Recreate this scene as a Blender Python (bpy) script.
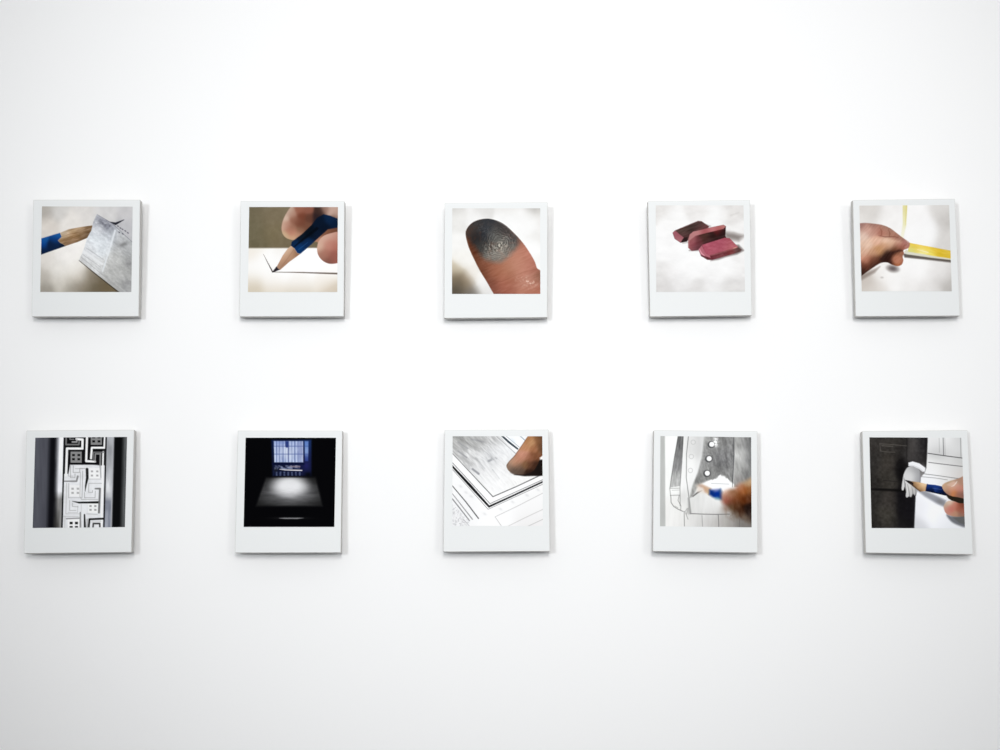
import bpy, bmesh, math
import numpy as np
from mathutils import Vector, Matrix

for o in list(bpy.data.objects):
    bpy.data.objects.remove(o)
S = bpy.context.scene
COL = S.collection

# ------------------------------------------------------------------ camera
F_PX = 1500.0                      # focal length for a 1000 px wide frame
DIST = 1.80                        # lens to wall, metres
CAM_H = 1.42
PITCH = math.atan(225.0 / F_PX)    # looking slightly up
cd = bpy.data.cameras.new('camera')
cam = bpy.data.objects.new('camera', cd)
COL.objects.link(cam)
cam.location = (0.0, -DIST, CAM_H)
cam.rotation_euler = (math.pi / 2 + PITCH, 0, 0)
cd.sensor_width = 36.0
cd.lens = 36.0 * F_PX / 1000.0
cd.clip_start = 0.05
S.camera = cam

# ------------------------------------------------------------------ world, lamps, exposure
w = bpy.data.worlds.new('world')
S.world = w
w.use_nodes = True
_t = w.node_tree
_bg = _t.nodes['Background']
_bg.inputs[1].default_value = 0.46
_tc = _t.nodes.new('ShaderNodeTexCoord')
_sp = _t.nodes.new('ShaderNodeSeparateXYZ')
_rp = _t.nodes.new('ShaderNodeValToRGB')          # room around: grey floor below, white ceiling above
_mr = _t.nodes.new('ShaderNodeMapRange')
_mr.inputs['From Min'].default_value = -1.0
_t.links.new(_tc.outputs['Generated'], _sp.inputs[0])
_t.links.new(_sp.outputs['Z'], _mr.inputs['Value'])
_t.links.new(_mr.outputs['Result'], _rp.inputs['Fac'])
_t.links.new(_rp.outputs['Color'], _bg.inputs[0])
_rp.color_ramp.elements[0].position = 0.30
_rp.color_ramp.elements[0].color = (0.30, 0.31, 0.33, 1)
_rp.color_ramp.elements[1].position = 0.72
_rp.color_ramp.elements[1].color = (1.36, 1.36, 1.36, 1)

POOL = (0.06, 0.0, 1.88)            # middle of the pool of light on the wall

def spot(name, loc, radius, level, col=(1, 1, 1), pool=1.19):
    """unseen spot aimed at the pictures, its blended cone shaped to imitate lens vignetting; level = radiance it gives a white wall at the pool's middle"""
    l = bpy.data.lights.new(name, 'SPOT')
    d = Vector(POOL) - Vector(loc)
    cosw = d.y / d.length
    l.energy = level * 4 * math.pi ** 2 * d.length_squared / cosw
    l.color = col
    l.shadow_soft_size = radius
    l.spot_size = 2 * math.atan(pool / d.length)
    l.spot_blend = 1.0
    o = bpy.data.objects.new(name, l)
    COL.objects.link(o)
    o.location = loc
    o.rotation_euler = d.to_track_quat('-Z', 'Y').to_euler()
    return o

spot('front_soft_light', (0.1, -3.2, 2.45), 0.45, 0.46, (1.0, 0.995, 0.985))  # added spot behind the camera, unseen, for a soft pool with faint shadows
spot('left_side_spot', (-1.45, -4.0, 1.84), 0.22, 0.26, (0.93, 0.97, 1.0))  # unseen source set by the rightward shadows, no actual track fixture
spot('right_side_spot', (2.1, -4.0, 2.0), 0.28, 0.09, (1.0, 0.985, 0.96))  # weaker unseen source for the faint leftward shadows, no actual track fixture

S.view_settings.view_transform = 'Standard'
S.view_settings.look = 'None'
S.view_settings.gamma = 1.0
S.view_settings.use_curve_mapping = False
S.view_settings.exposure = 0.0

# ------------------------------------------------------------------ materials
def mat_plain(name, col, rough=0.8, bump=0.0, scale=300.0, var=0.0, spec=0.2):
    m = bpy.data.materials.new(name)
    m.use_nodes = True
    nt = m.node_tree
    b = nt.nodes['Principled BSDF']
    b.inputs['Base Color'].default_value = (*col, 1)
    b.inputs['Roughness'].default_value = rough
    b.inputs['Specular IOR Level'].default_value = spec
    tc = nt.nodes.new('ShaderNodeTexCoord')
    n = nt.nodes.new('ShaderNodeTexNoise')
    n.inputs['Scale'].default_value = scale
    n.inputs['Detail'].default_value = 4
    nt.links.new(tc.outputs['Object'], n.inputs['Vector'])
    if var:
        mx = nt.nodes.new('ShaderNodeMix')
        mx.data_type = 'RGBA'
        mx.inputs[6].default_value = (*[c * (1 - var) for c in col], 1)
        mx.inputs[7].default_value = (*col, 1)
        nt.links.new(n.outputs['Fac'], mx.inputs[0])
        nt.links.new(mx.outputs[2], b.inputs['Base Color'])
    if bump:
        bp = nt.nodes.new('ShaderNodeBump')
        bp.inputs['Strength'].default_value = bump
        bp.inputs['Distance'].default_value = 0.0004
        nt.links.new(n.outputs['Fac'], bp.inputs['Height'])
        nt.links.new(bp.outputs['Normal'], b.inputs['Normal'])
    return m

M_WALL = mat_plain('white_wall_paint', (0.93, 0.93, 0.93), 0.9, 0.15, 220.0, 0.01, 0.1)
M_BOARD = mat_plain('white_painted_panel', (0.80, 0.815, 0.815), 0.7, 0.05, 500.0, 0.012, 0.15)
M_EDGE = mat_plain('raw_panel_edge', (0.58, 0.57, 0.55), 0.8, 0.1, 400.0, 0.10, 0.15)
M_CLEAT = mat_plain('pale_wood_cleat', (0.62, 0.54, 0.42), 0.8, 0.1, 120.0, 0.15, 0.15)

M_ART = bpy.data.materials.new('painted_picture')
M_ART.use_nodes = True
_nt = M_ART.node_tree
_b = _nt.nodes['Principled BSDF']
_a = _nt.nodes.new('ShaderNodeAttribute')
_a.attribute_name = 'pigment'
_nt.links.new(_a.outputs['Color'], _b.inputs['Base Color'])
_b.inputs['Roughness'].default_value = 0.9
_b.inputs['Specular IOR Level'].default_value = 0.0

# ------------------------------------------------------------------ small paint kit (pigments of the flat pictures)
def smooth_pts(pts, n=8):
    P = np.array(pts, float)
    N = len(P)
    out = []
    for i in range(N):
        p0, p1, p2, p3 = P[i - 1], P[i], P[(i + 1) % N], P[(i + 2) % N]
        for k in range(n):
            t = k / n
            out.append(0.5 * ((2 * p1) + (-p0 + p2) * t + (2 * p0 - 5 * p1 + 4 * p2 - p3) * t * t
                              + (-p0 + 3 * p1 - 3 * p2 + p3) * t ** 3))
    return np.array(out)

class Paint:
    def __init__(self, X, Y):
        self.X, self.Y = X, Y
        self.c = np.zeros((X.size, 3))
    def put(self, col, m=1.0):
        m = np.broadcast_to(np.asarray(m, float), self.X.shape)[:, None]
        self.c = self.c * (1 - m) + np.asarray(col, float) * m
    def mul(self, f, m=1.0):
        m = np.broadcast_to(np.asarray(m, float), self.X.shape)
        self.c = self.c * (1 - m * (1 - f))[:, None]
    def seg(self, ax, ay, bx, by):
        dx, dy = bx - ax, by - ay
        L = dx * dx + dy * dy + 1e-9
        t = np.clip(((self.X - ax) * dx + (self.Y - ay) * dy) / L, 0, 1)
        return np.hypot(self.X - ax - t * dx, self.Y - ay - t * dy), t
    def poly(self, pts, soft=6.0, smooth=False):
        P = smooth_pts(pts) if smooth else np.array(pts, float)
        d = np.full(self.X.shape, 1e9)
        ins = np.zeros(self.X.shape, bool)
        for i in range(len(P)):
            (ax, ay), (bx, by) = P[i - 1], P[i]
            d = np.minimum(d, self.seg(ax, ay, bx, by)[0])
            if ay != by:
                c = ((ay > self.Y) != (by > self.Y)) & (self.X < (bx - ax) * (self.Y - ay) / (by - ay) + ax)
                ins ^= c
        s = np.where(ins, -d, d)
        t = np.clip(0.5 - s / soft, 0, 1)
        return t * t * (3 - 2 * t)
    def line(self, pts, w=5.0, soft=5.0):
        W = list(w) if hasattr(w, '__len__') else [w] * len(pts)
        m = np.zeros(self.X.shape)
        for i in range(len(pts) - 1):
            d, t = self.seg(*pts[i], *pts[i + 1])
            r = (W[i] * (1 - t) + W[i + 1] * t) / 2
            q = np.clip(0.5 - (d - r) / soft, 0, 1)
            m = np.maximum(m, q * q * (3 - 2 * q))
        return m
    def ell(self, cx, cy, rx, ry, ang=0.0, soft=6.0):
        a = math.radians(ang)
        u = (self.X - cx) * math.cos(a) + (self.Y - cy) * math.sin(a)
        v = -(self.X - cx) * math.sin(a) + (self.Y - cy) * math.cos(a)
        r = np.hypot(u / rx, v / ry)
        s = (r - 1) * min(rx, ry)
        t = np.clip(0.5 - s / soft, 0, 1)
        return t * t * (3 - 2 * t)
    def blob(self, cx, cy, rx, ry=None, ang=0.0):
        ry = ry or rx
        a = math.radians(ang)
        u = (self.X - cx) * math.cos(a) + (self.Y - cy) * math.sin(a)
        v = -(self.X - cx) * math.sin(a) + (self.Y - cy) * math.cos(a)
        return np.exp(-((u / rx) ** 2 + (v / ry) ** 2))
    def field(self, pts, sig=60.0):
        n = np.zeros((self.X.size, 3)); d = np.zeros(self.X.size) + 1e-12
        for x, y, c in pts:
            r2 = (self.X - x) ** 2 + (self.Y - y) ** 2
            wgt = np.exp(-r2 / (2 * sig * sig)) + 1e-5 / (1 + r2 / (sig * sig)) ** 2
            c = (c, c, c) if not hasattr(c, '__len__') else c
            n += wgt[:, None] * np.array(c, float); d += wgt
        return n / d[:, None]
    def noise(self, sx=40.0, sy=None, ang=0.0, seed=1, octv=3):
        sy = sy or sx
        a = math.radians(ang)
        u = (self.X * math.cos(a) + self.Y * math.sin(a)) / sx
        v = (-self.X * math.sin(a) + self.Y * math.cos(a)) / sy
        tot = np.zeros(self.X.shape); amp = 1.0; s = 0.0
        rng = np.random.RandomState(seed)
        for k in range(octv):
            T = rng.uniform(-1, 1, (64, 64))
            iu, iv = np.floor(u).astype(int), np.floor(v).astype(int)
            fu, fv = u - iu, v - iv
            fu = fu * fu * (3 - 2 * fu); fv = fv * fv * (3 - 2 * fv)
            g = lambda i, j: T[i % 64, j % 64]
            tot += amp * ((g(iu, iv) * (1 - fu) + g(iu + 1, iv) * fu) * (1 - fv)
                          + (g(iu, iv + 1) * (1 - fu) + g(iu + 1, iv + 1) * fu) * fv)
            s += amp; amp *= 0.55; u = u * 2 + 7.3; v = v * 2 + 3.1
        return tot / s * 1.6
    def grain(self, amt, m=1.0, **k):
        self.c = self.c + (self.noise(**k) * amt * np.broadcast_to(m, self.X.shape))[:, None]

def art_pierced_drawing(p):
    p.put(p.field([(40, 60, (176, 170, 163)), (150, 60, (206, 203, 199)), (350, 60, (216, 212, 208)), (500, 60, (208, 206, 205)),
        (690, 60, (196, 194, 195)), (690, 200, (186, 185, 188)), (60, 180, (215, 208, 200)), (250, 150, (226, 221, 215)),
        (300, 350, (240, 236, 231)), (200, 400, (237, 233, 228)), (60, 450, (218, 213, 206)), (40, 560, (190, 184, 175)),
        (50, 660, (158, 152, 142)), (150, 520, (228, 224, 217)), (180, 600, (208, 203, 193)), (300, 520, (238, 234, 227)),
        (250, 650, (168, 161, 150)), (320, 570, (196, 188, 176)), (400, 560, (128, 118, 102)), (420, 650, (108, 98, 80)),
        (520, 620, (105, 93, 72)), (560, 660, (112, 99, 76)), (330, 655, (130, 121, 106))], 42))
    p.grain(5, sx=50, seed=3)
    # pencil
    b = p.poly([(0, 282), (165, 232), (178, 262), (150, 290), (165, 305), (190, 318), (205, 332), (0, 404)], 7)
    p.put(p.field([(30, 285, (26, 84, 150)), (150, 245, (30, 90, 155)), (30, 325, (14, 62, 132)), (140, 285, (14, 58, 122)),
                   (30, 365, (14, 30, 58)), (100, 335, (14, 32, 62)), (140, 318, (16, 34, 64)), (190, 328, (18, 30, 48))], 20), b)
    wd = p.poly([(165, 232), (230, 205), (330, 187), (410, 176), (403, 215), (370, 270), (300, 300), (205, 332), (190, 318),
                 (165, 305), (150, 290), (178, 262)], 6)
    p.put(p.field([(200, 225, (196, 180, 160)), (300, 200, (186, 160, 130)), (380, 190, (146, 118, 88)), (250, 250, (172, 138, 100)),
                   (320, 240, (138, 108, 76)), (180, 290, (176, 144, 108)), (260, 300, (122, 94, 68)), (350, 260, (104, 80, 58)),
                   (390, 225, (96, 74, 54)), (210, 320, (112, 86, 62))], 28), wd)
    p.grain(24, wd, sx=50, sy=12, ang=-18, seed=5)
    p.put((120, 92, 66), p.line([(180, 262), (240, 240), (330, 225), (390, 215)], [2, 5, 4, 6], 6) * .6 * wd)
    # folded sheet
    pts = [(442, 92), (555, 158), (640, 230), (716, 300), (710, 690), (628, 690), (430, 535), (308, 438), (345, 350), (370, 270),
           (400, 215), (415, 150)]
    sh = p.poly(pts, 6)
    p.put(p.field([(450, 120, (186, 187, 194)), (520, 160, (150, 151, 160)), (450, 200, (204, 206, 211)), (420, 280, (217, 222, 227)),
                   (480, 330, (220, 225, 229)), (380, 360, (222, 224, 227)), (540, 250, (196, 200, 206)), (330, 430, (206, 206, 206)),
                   (420, 480, (208, 209, 209)), (640, 260, (186, 187, 189)), (620, 330, (172, 173, 174)), (600, 420, (192, 192, 190)),
                   (680, 380, (176, 177, 178)), (650, 500, (178, 178, 176)), (560, 540, (184, 184, 182)), (680, 640, (158, 158, 158)),
                   (560, 620, (172, 172, 170)), (690, 470, (150, 150, 150))], 40), sh)
    p.grain(12, sh, sx=50, sy=16, ang=38, seed=8)
    p.grain(9, sh, sx=14, sy=9, ang=40, seed=9)
    p.put((92, 93, 104), sh * p.blob(505, 165, 62, 30, 38) * np.clip(.55 + .6 * p.noise(20, seed=4), 0, 1))
    p.put((120, 121, 130), sh * p.blob(440, 150, 34, 26, 60) * np.clip(.3 + .7 * p.noise(16, seed=14), 0, 1))
    p.put((118, 118, 118), sh * p.blob(640, 320, 34, 14, -20) * .8)
    p.put((134, 134, 134), sh * p.blob(690, 465, 26, 14, -20) * .7)
    p.put((224, 228, 232), sh * p.line([(578, 215), (545, 330), (485, 520)], [14, 14, 10], 10) * .75)
    p.put((228, 229, 231), sh * p.line([(345, 372), (480, 465)], 18, 10) * .8)
    p.put((160, 160, 164), sh * p.line([(362, 345), (490, 432)], 4, 6) * .7)
    p.put((150, 150, 152), sh * p.line([(322, 412), (500, 560), (640, 670)], 4, 6) * .6)
    p.put((168, 168, 170), sh * p.line([(335, 395), (470, 490)], 4, 6) * .7)
    p.put((58, 52, 46), p.line([(308, 440), (430, 539), (622, 690)], [4, 7, 9], 6) * .85)
    p.put((110, 110, 118), p.line([(445, 94), (555, 160), (706, 300)], [2, 5, 4], 5) * .65)
    p.put((44, 44, 52), p.line([(540, 150), (582, 164), (645, 134)], [3, 20, 4], 6))
    for x, y in ((600, 182), (618, 196), (634, 206), (655, 218), (674, 232), (610, 228), (636, 240)):
        p.put((76, 76, 86), p.ell(x, y, 8, 4.5, 35, 5) * .8)

def art_pencil_tip(p):
    p.put(p.field([(60, 60, (112, 103, 82)), (200, 100, (122, 110, 88)), (60, 200, (110, 102, 80)), (220, 250, (122, 110, 84)),
                   (100, 320, (106, 98, 76)), (300, 320, (112, 100, 78))], 60))
    p.grain(4, sx=30, seed=2)
    tb = p.poly([(-50, 347), (800, 345), (800, 800), (-50, 800)], 16)
    p.put(p.field([(60, 375, (236, 228, 216)), (300, 375, (238, 233, 226)), (150, 450, (250, 248, 245)), (60, 520, (246, 243, 238)),
                   (300, 480, (252, 251, 250)), (500, 450, (253, 252, 251)), (640, 500, (250, 247, 243)), (400, 590, (246, 242, 236)),
                   (60, 650, (206, 194, 174)), (200, 655, (222, 212, 196)), (400, 660, (214, 204, 188)), (660, 650, (204, 190, 172)),
                   (620, 590, (238, 231, 220)), (200, 580, (247, 243, 238)), (50, 600, (228, 220, 206))], 50), tb)
    p.put((70, 62, 58), p.line([(138, 392), (170, 455), (207, 524)], [1, 5, 9], 6) * .9)
    p.put((96, 84, 76), p.line([(205, 526), (400, 529), (710, 538)], [4, 7, 13], 6) * .92)
    f = p.poly([(440, -60), (372, 0), (318, 72), (288, 130), (274, 190), (282, 238), (312, 272), (360, 286), (398, 275), (450, 240), (540, 200),
                (620, 120), (760, 150), (800, 40), (700, -60)], 9, True)
    p.put(p.field([(331, 75, (192, 165, 148)), (299, 120, (204, 176, 158)), (352, 92, (170, 130, 112)), (367, 135, (146, 100, 82)),
                   (427, 105, (114, 64, 48)), (427, 165, (112, 66, 50)), (397, 150, (122, 76, 60)), (352, 195, (146, 104, 84)),
                   (318, 175, (176, 130, 112)), (352, 231, (184, 128, 106)), (307, 255, (196, 166, 134)), (412, 63, (148, 96, 78)),
                   (418, 210, (134, 96, 76)), (290, 175, (198, 162, 142)), (360, 270, (200, 160, 128)), (400, 250, (176, 132, 108)),
                   (340, 215, (178, 124, 104)), (470, 60, (138, 88, 72)), (480, 120, (96, 60, 48)), (460, 180, (112, 74, 58)),
                   (560, 70, (60, 42, 38)), (540, 120, (44, 32, 34)), (600, 50, (150, 118, 104)), (650, 60, (190, 160, 146)),
                   (690, 90, (182, 150, 136)), (680, 125, (120, 92, 80))], 19), f)
    k = p.poly([(500, 300), (560, 250), (620, 200), (710, 180), (710, 260), (560, 320), (540, 300)], 14)
    p.put(p.field([(540, 290, (176, 128, 104)), (600, 230, (130, 86, 66)), (680, 210, (104, 66, 50)), (640, 230, (118, 76, 58))], 30), k)
    g = p.poly([(800, 260), (720, 224), (648, 234), (590, 255), (556, 290), (541, 340), (546, 390), (575, 435), (625, 462), (680, 462), (740, 440), (800, 380)], 8, True)
    p.put(p.field([(552, 340, (206, 170, 150)), (580, 275, (204, 164, 146)), (650, 246, (200, 158, 142)), (630, 320, (186, 130, 114)),
                   (680, 330, (172, 110, 96)), (600, 390, (166, 112, 96)), (660, 420, (148, 90, 78)), (620, 452, (124, 82, 70)),
                   (690, 400, (150, 92, 80)), (570, 410, (158, 114, 98)), (690, 270, (182, 130, 114))], 26), g)
    b = p.poly([(345, 330), (350, 300), (430, 240), (500, 172), (540, 120), (590, 92), (640, 104), (710, 132), (710, 190), (622, 206), (560, 262),
                (480, 335), (415, 390), (392, 385), (370, 348)], 9)
    p.put(p.field([(360, 310, (12, 34, 66)), (420, 255, (12, 22, 34)), (400, 350, (14, 50, 98)), (470, 310, (14, 40, 78)),
                   (540, 250, (12, 24, 44)), (560, 150, (10, 22, 40)), (640, 130, (14, 36, 66)), (680, 170, (12, 28, 52)),
                   (480, 230, (8, 16, 26)), (600, 200, (10, 20, 36))], 24), b)
    p.put((6, 10, 18), b * p.line([(372, 335), (450, 270), (540, 200)], [8, 16, 22], 12) * .8)
    p.put((40, 96, 160), b * p.line([(402, 358), (470, 305)], [5, 3], 8) * .5)
    wd = p.poly([(345, 330), (318, 354), (282, 404), (236, 490), (262, 512), (330, 452), (415, 390), (392, 385), (370, 350)], 6)
    p.put(p.field([(320, 370, (206, 172, 146)), (280, 430, (200, 160, 132)), (250, 490, (172, 136, 112)), (350, 400, (176, 136, 108)),
                   (300, 460, (160, 122, 98)), (395, 392, (146, 108, 82))], 22), wd)
    p.put((120, 88, 68), wd * p.line([(365, 360), (330, 410), (262, 500)], 4, 6) * .4)
    p.put((44, 38, 44), p.poly([(236, 484), (203, 527), (214, 528), (262, 508), (248, 500)], 6))

def art_inked_fingertip(p):
    p.put(p.field([(60, 48, (206, 203, 198)), (250, 48, (214, 212, 208)), (450, 48, (222, 219, 214)), (650, 50, (192, 189, 184)),
                   (80, 100, (234, 232, 228)), (200, 100, (240, 238, 235)), (450, 100, (246, 245, 243)), (600, 110, (242, 240, 237)), (680, 110, (232, 229, 225)), (600, 160, (246, 245, 243)), (680, 250, (232, 230, 226)), (60, 150, (224, 222, 217)),
                   (60, 300, (240, 238, 233)), (100, 420, (240, 236, 228)), (40, 500, (206, 194, 172)), (40, 570, (120, 106, 86)),
                   (80, 640, (92, 84, 72)), (140, 600, (150, 134, 112)), (180, 670, (118, 112, 104)), (200, 540, (234, 228, 218)),
                   (260, 640, (224, 222, 218)), (250, 600, (244, 242, 238)), (640, 350, (250, 249, 247)), (680, 440, (242, 240, 236))], 38))
    p.grain(4, sx=60, seed=6)
    outline = [(134, 245), (140, 200), (175, 155), (230, 128), (300, 119), (370, 135), (430, 168), (500, 232), (560, 298), (610, 370),
               (650, 440), (668, 490), (700, 520), (730, 640), (700, 760), (400, 760), (345, 684), (290, 590), (235, 500), (190, 410), (155, 330)]
    f = p.poly(outline, 8, True)
    p.put(p.field([(150, 240, (92, 54, 38)), (172, 340, (94, 54, 38)), (222, 430, (100, 58, 40)), (270, 520, (98, 56, 40)),
                   (320, 600, (110, 62, 50)), (360, 660, (126, 74, 60)), (280, 450, (138, 84, 64)), (340, 520, (160, 98, 76)),
                   (420, 480, (176, 110, 88)), (520, 420, (186, 118, 98)), (560, 340, (178, 112, 94)), (600, 420, (190, 120, 104)),
                   (560, 480, (186, 116, 98)), (640, 480, (168, 100, 86)), (480, 560, (172, 104, 86)), (420, 620, (170, 100, 84)),
                   (600, 590, (204, 150, 132)), (540, 640, (186, 124, 104)), (660, 600, (180, 116, 98)), (680, 560, (120, 84, 66)),
                   (470, 670, (150, 88, 72)), (640, 660, (176, 112, 92)), (520, 280, (120, 82, 70)), (400, 150, (90, 78, 76))], 36), f)
    p.grain(7, f, sx=60, sy=11, ang=-22, seed=21)
    p.put((116, 60, 46), f * p.line([(340, 592), (400, 590), (480, 556), (560, 520), (664, 497)], [3, 6, 8, 7, 4], 9) * .7)
    p.put((210, 140, 120), f * p.line([(400, 600), (490, 568), (600, 528)], [3, 7, 3], 9) * .5)
    p.put(p.field([(525, 390, (192, 142, 118)), (435, 474, (174, 124, 98)), (555, 474, (192, 134, 114)), (420, 560, (166, 108, 84)),
                   (500, 430, (190, 136, 114)), (340, 500, (150, 98, 74)), (600, 440, (180, 126, 106)), (440, 630, (164, 108, 88)), (560, 640, (180, 128, 108))], 50),
          f * p.blob(500, 500, 190, 160, -30) * .9)
    p.grain(5, f, sx=50, sy=9, ang=-25, seed=22)
    n = p.noise(14, seed=31)
    p.put((240, 206, 190), f * p.blob(595, 592, 62, 34, 15) * np.clip(n - .05, 0, 1) * 1.2)
    ink = p.poly([(120, 250), (140, 160), (300, 100), (430, 160), (510, 235), (525, 300), (500, 350), (450, 405), (390, 445), (310, 435),
                  (250, 395), (195, 320), (160, 270)], 60, True) * f
    ink = np.clip(ink * (1 + .25 * p.noise(20, seed=33)), 0, 1)
    p.put(p.field([(200, 170, (58, 56, 56)), (300, 140, (52, 54, 58)), (200, 260, (38, 38, 40)), (250, 330, (58, 58, 57)),
                   (280, 230, (44, 48, 54)), (400, 180, (62, 60, 60)), (480, 260, (74, 74, 74)), (400, 300, (108, 107, 102)),
                   (330, 380, (104, 103, 98)), (460, 350, (106, 102, 96)), (390, 400, (124, 118, 110)), (345, 240, (84, 83, 79)), (150, 220, (74, 60, 54)), (460, 210, (70, 62, 60))], 34), ink * .96)
    u, v = (p.X - 388), (p.Y - 318)
    a = math.radians(-62)
    uu = u * math.cos(a) + v * math.sin(a); vv = -u * math.sin(a) + v * math.cos(a)
    r = np.hypot(uu / 1.25, vv) + p.noise(46, seed=35) * 17 + p.noise(14, seed=37) * 4
    ridge = np.clip(.45 + .5 * np.sin(r * 2 * math.pi / 17.0) + .45 * p.noise(12, seed=38), 0, 1)
    wgt = p.blob(378, 325, 105, 80, -40) * np.clip(.7 + .9 * p.noise(26, seed=36), 0, 1.2) * f
    p.put((206, 200, 188), np.clip(ridge * wgt * .7, 0, 1))
    p.put((214, 206, 190), np.clip(p.blob(400, 320, 26, 34, -20) * (.3 + ridge), 0, 1) * .5)
    p.mul(.66, np.clip((1 - ridge) * wgt * .8, 0, 1))
    hr = np.clip(.5 + .5 * np.sin((p.Y - 90 + .25 * p.X) * 2 * math.pi / 15 + 3 * p.noise(40, seed=39)), 0, 1)
    p.put((176, 170, 160), np.clip(hr * p.blob(360, 385, 90, 40, -10) * .55, 0, 1) * f)
    p.put((104, 106, 108), f * p.blob(300, 215, 110, 40, 30) * ridge * .4)
    p.put((120, 80, 62), f * p.line([(136, 245), (158, 330), (193, 410)], 9, 12) * .6)
    p.put((150, 138, 132), f * p.line([(370, 138), (430, 172), (500, 236)], 4, 8) * .5)

def art_erasers(p):
    p.put(p.field([(60, 60, (220, 216, 212)), (350, 50, (226, 222, 219)), (650, 60, (216, 212, 209)), (150, 150, (240, 238, 236)),
                   (500, 120, (238, 236, 234)), (600, 110, (216, 212, 208)), (100, 350, (240, 238, 237)), (300, 480, (246, 245, 244)),
                   (550, 500, (244, 242, 241)), (660, 480, (232, 229, 227)), (60, 540, (222, 219, 217)), (200, 600, (222, 219, 218)),
                   (60, 660, (208, 204, 202)), (350, 650, (216, 213, 211)), (600, 640, (214, 211, 209)), (450, 600, (230, 228, 227)),
                   (250, 540, (238, 236, 235)), (670, 200, (232, 229, 227))], 50))
    p.grain(6, sx=70, sy=40, seed=12)
    p.put((196, 192, 188), p.line([(590, 108), (650, 88)], 8, 20) * .5)
    p.put((112, 102, 98), p.poly([(545, 235), (610, 240), (690, 262), (650, 300), (600, 292), (550, 280)], 50) * .75)
    p.put((96, 84, 82), p.poly([(600, 330), (650, 330), (690, 372), (640, 400), (560, 420), (500, 440), (440, 450), (600, 390)], 22) * .75)
    p.put((170, 160, 158), p.line([(230, 318), (280, 310)], 10, 12) * .6)
    p.put((120, 106, 104), p.line([(280, 372), (345, 372)], 10, 14) * .5)
    p.put((160, 150, 148), p.line([(400, 175), (440, 190)], 8, 12) * .6)
    A = p.poly([(155, 240), (172, 222), (345, 150), (372, 153), (430, 192), (400, 225), (300, 260), (262, 305), (214, 314), (170, 284)], 7)
    p.put(p.field([(240, 210, (78, 62, 56)), (330, 180, (64, 52, 49)), (300, 220, (56, 42, 39)), (370, 165, (72, 58, 54)), (407, 193, (108, 64, 66)),
                   (250, 270, (92, 56, 56)), (240, 298, (50, 34, 34)), (360, 215, (104, 60, 60))], 30), A)
    p.put((132, 78, 80), A * p.line([(185, 218), (345, 153), (372, 156)], 6, 8) * .6)
    p.grain(9, A, sx=60, sy=10, ang=-22, seed=17)
    p.put(p.field([(170, 250, (158, 92, 102)), (205, 250, (148, 82, 92)), (200, 290, (168, 108, 114))], 20),
          p.poly([(155, 240), (174, 222), (208, 252), (238, 275), (214, 313), (170, 284)], 8))
    p.put((44, 30, 30), p.poly([(240, 276), (268, 272), (262, 304), (216, 313)], 9))
    B = p.poly([(284, 252), (308, 232), (420, 204), (535, 180), (554, 190), (550, 262), (560, 285), (470, 306), (382, 334), (345, 370), (298, 376),
                (271, 352), (271, 296)], 7)
    p.put(p.field([(296, 300, (164, 104, 106)), (290, 350, (160, 98, 102)), (310, 327, (134, 64, 74)), (350, 310, (100, 52, 56)), (402, 281, (70, 44, 38)),
                   (453, 272, (50, 30, 29)), (528, 243, (42, 28, 29)), (500, 222, (96, 36, 38)), (420, 310, (62, 34, 36)), (345, 352, (100, 56, 62)), (320, 365, (112, 70, 74)), (540, 270, (60, 40, 40))], 20), B)
    p.grain(9, B, sx=70, sy=12, ang=-14, seed=18)
    p.put(p.field([(300, 256, (180, 124, 124)), (335, 239, (186, 126, 126)), (453, 206, (190, 118, 120)), (516, 205, (164, 78, 78)), (535, 190, (190, 140, 134)), (400, 236, (160, 86, 90))], 26),
          p.poly([(284, 252), (308, 232), (420, 204), (535, 180), (554, 192), (535, 210), (420, 238), (325, 262), (300, 282), (280, 300), (272, 292)], 7))
    p.put((206, 150, 146), B * p.line([(276, 300), (274, 350)], 6, 8) * .5)
    C = p.poly([(349, 366), (376, 330), (545, 277), (582, 281), (640, 342), (672, 366), (662, 382), (452, 444), (415, 442), (368, 414)], 9)
    p.put(p.field([(537, 396, (112, 56, 61)), (640, 372, (104, 72, 70)), (440, 425, (120, 58, 66)), (432, 440, (82, 38, 44)), (390, 425, (96, 52, 58)), (600, 378, (120, 56, 58)), (655, 378, (92, 72, 70))], 20), C)
    T = p.poly([(376, 330), (545, 277), (582, 281), (645, 346), (520, 382), (432, 408), (398, 392)], 6)
    p.put(p.field([(420, 350, (176, 88, 106)), (520, 310, (168, 84, 100)), (600, 320, (160, 82, 94)), (450, 390, (168, 86, 100)), (620, 345, (190, 108, 112))], 40), T)
    p.grain(8, C, sx=40, sy=12, ang=-16, seed=19)
    p.grain(7, C, sx=26, sy=18, seed=20)
    p.put((198, 116, 130), p.poly([(349, 366), (374, 334), (400, 392), (432, 410), (440, 428), (400, 416), (366, 404)], 7) * .8)
    p.put((232, 168, 180), C * p.line([(356, 362), (370, 392), (392, 410)], [6, 10, 6], 9) * .8)
    p.put((188, 124, 122), C * p.line([(432, 412), (530, 384), (640, 350)], 4, 6) * .5)
    p.put((226, 170, 150), p.ell(622, 352, 16, 4, -18, 5) * .7)

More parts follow.
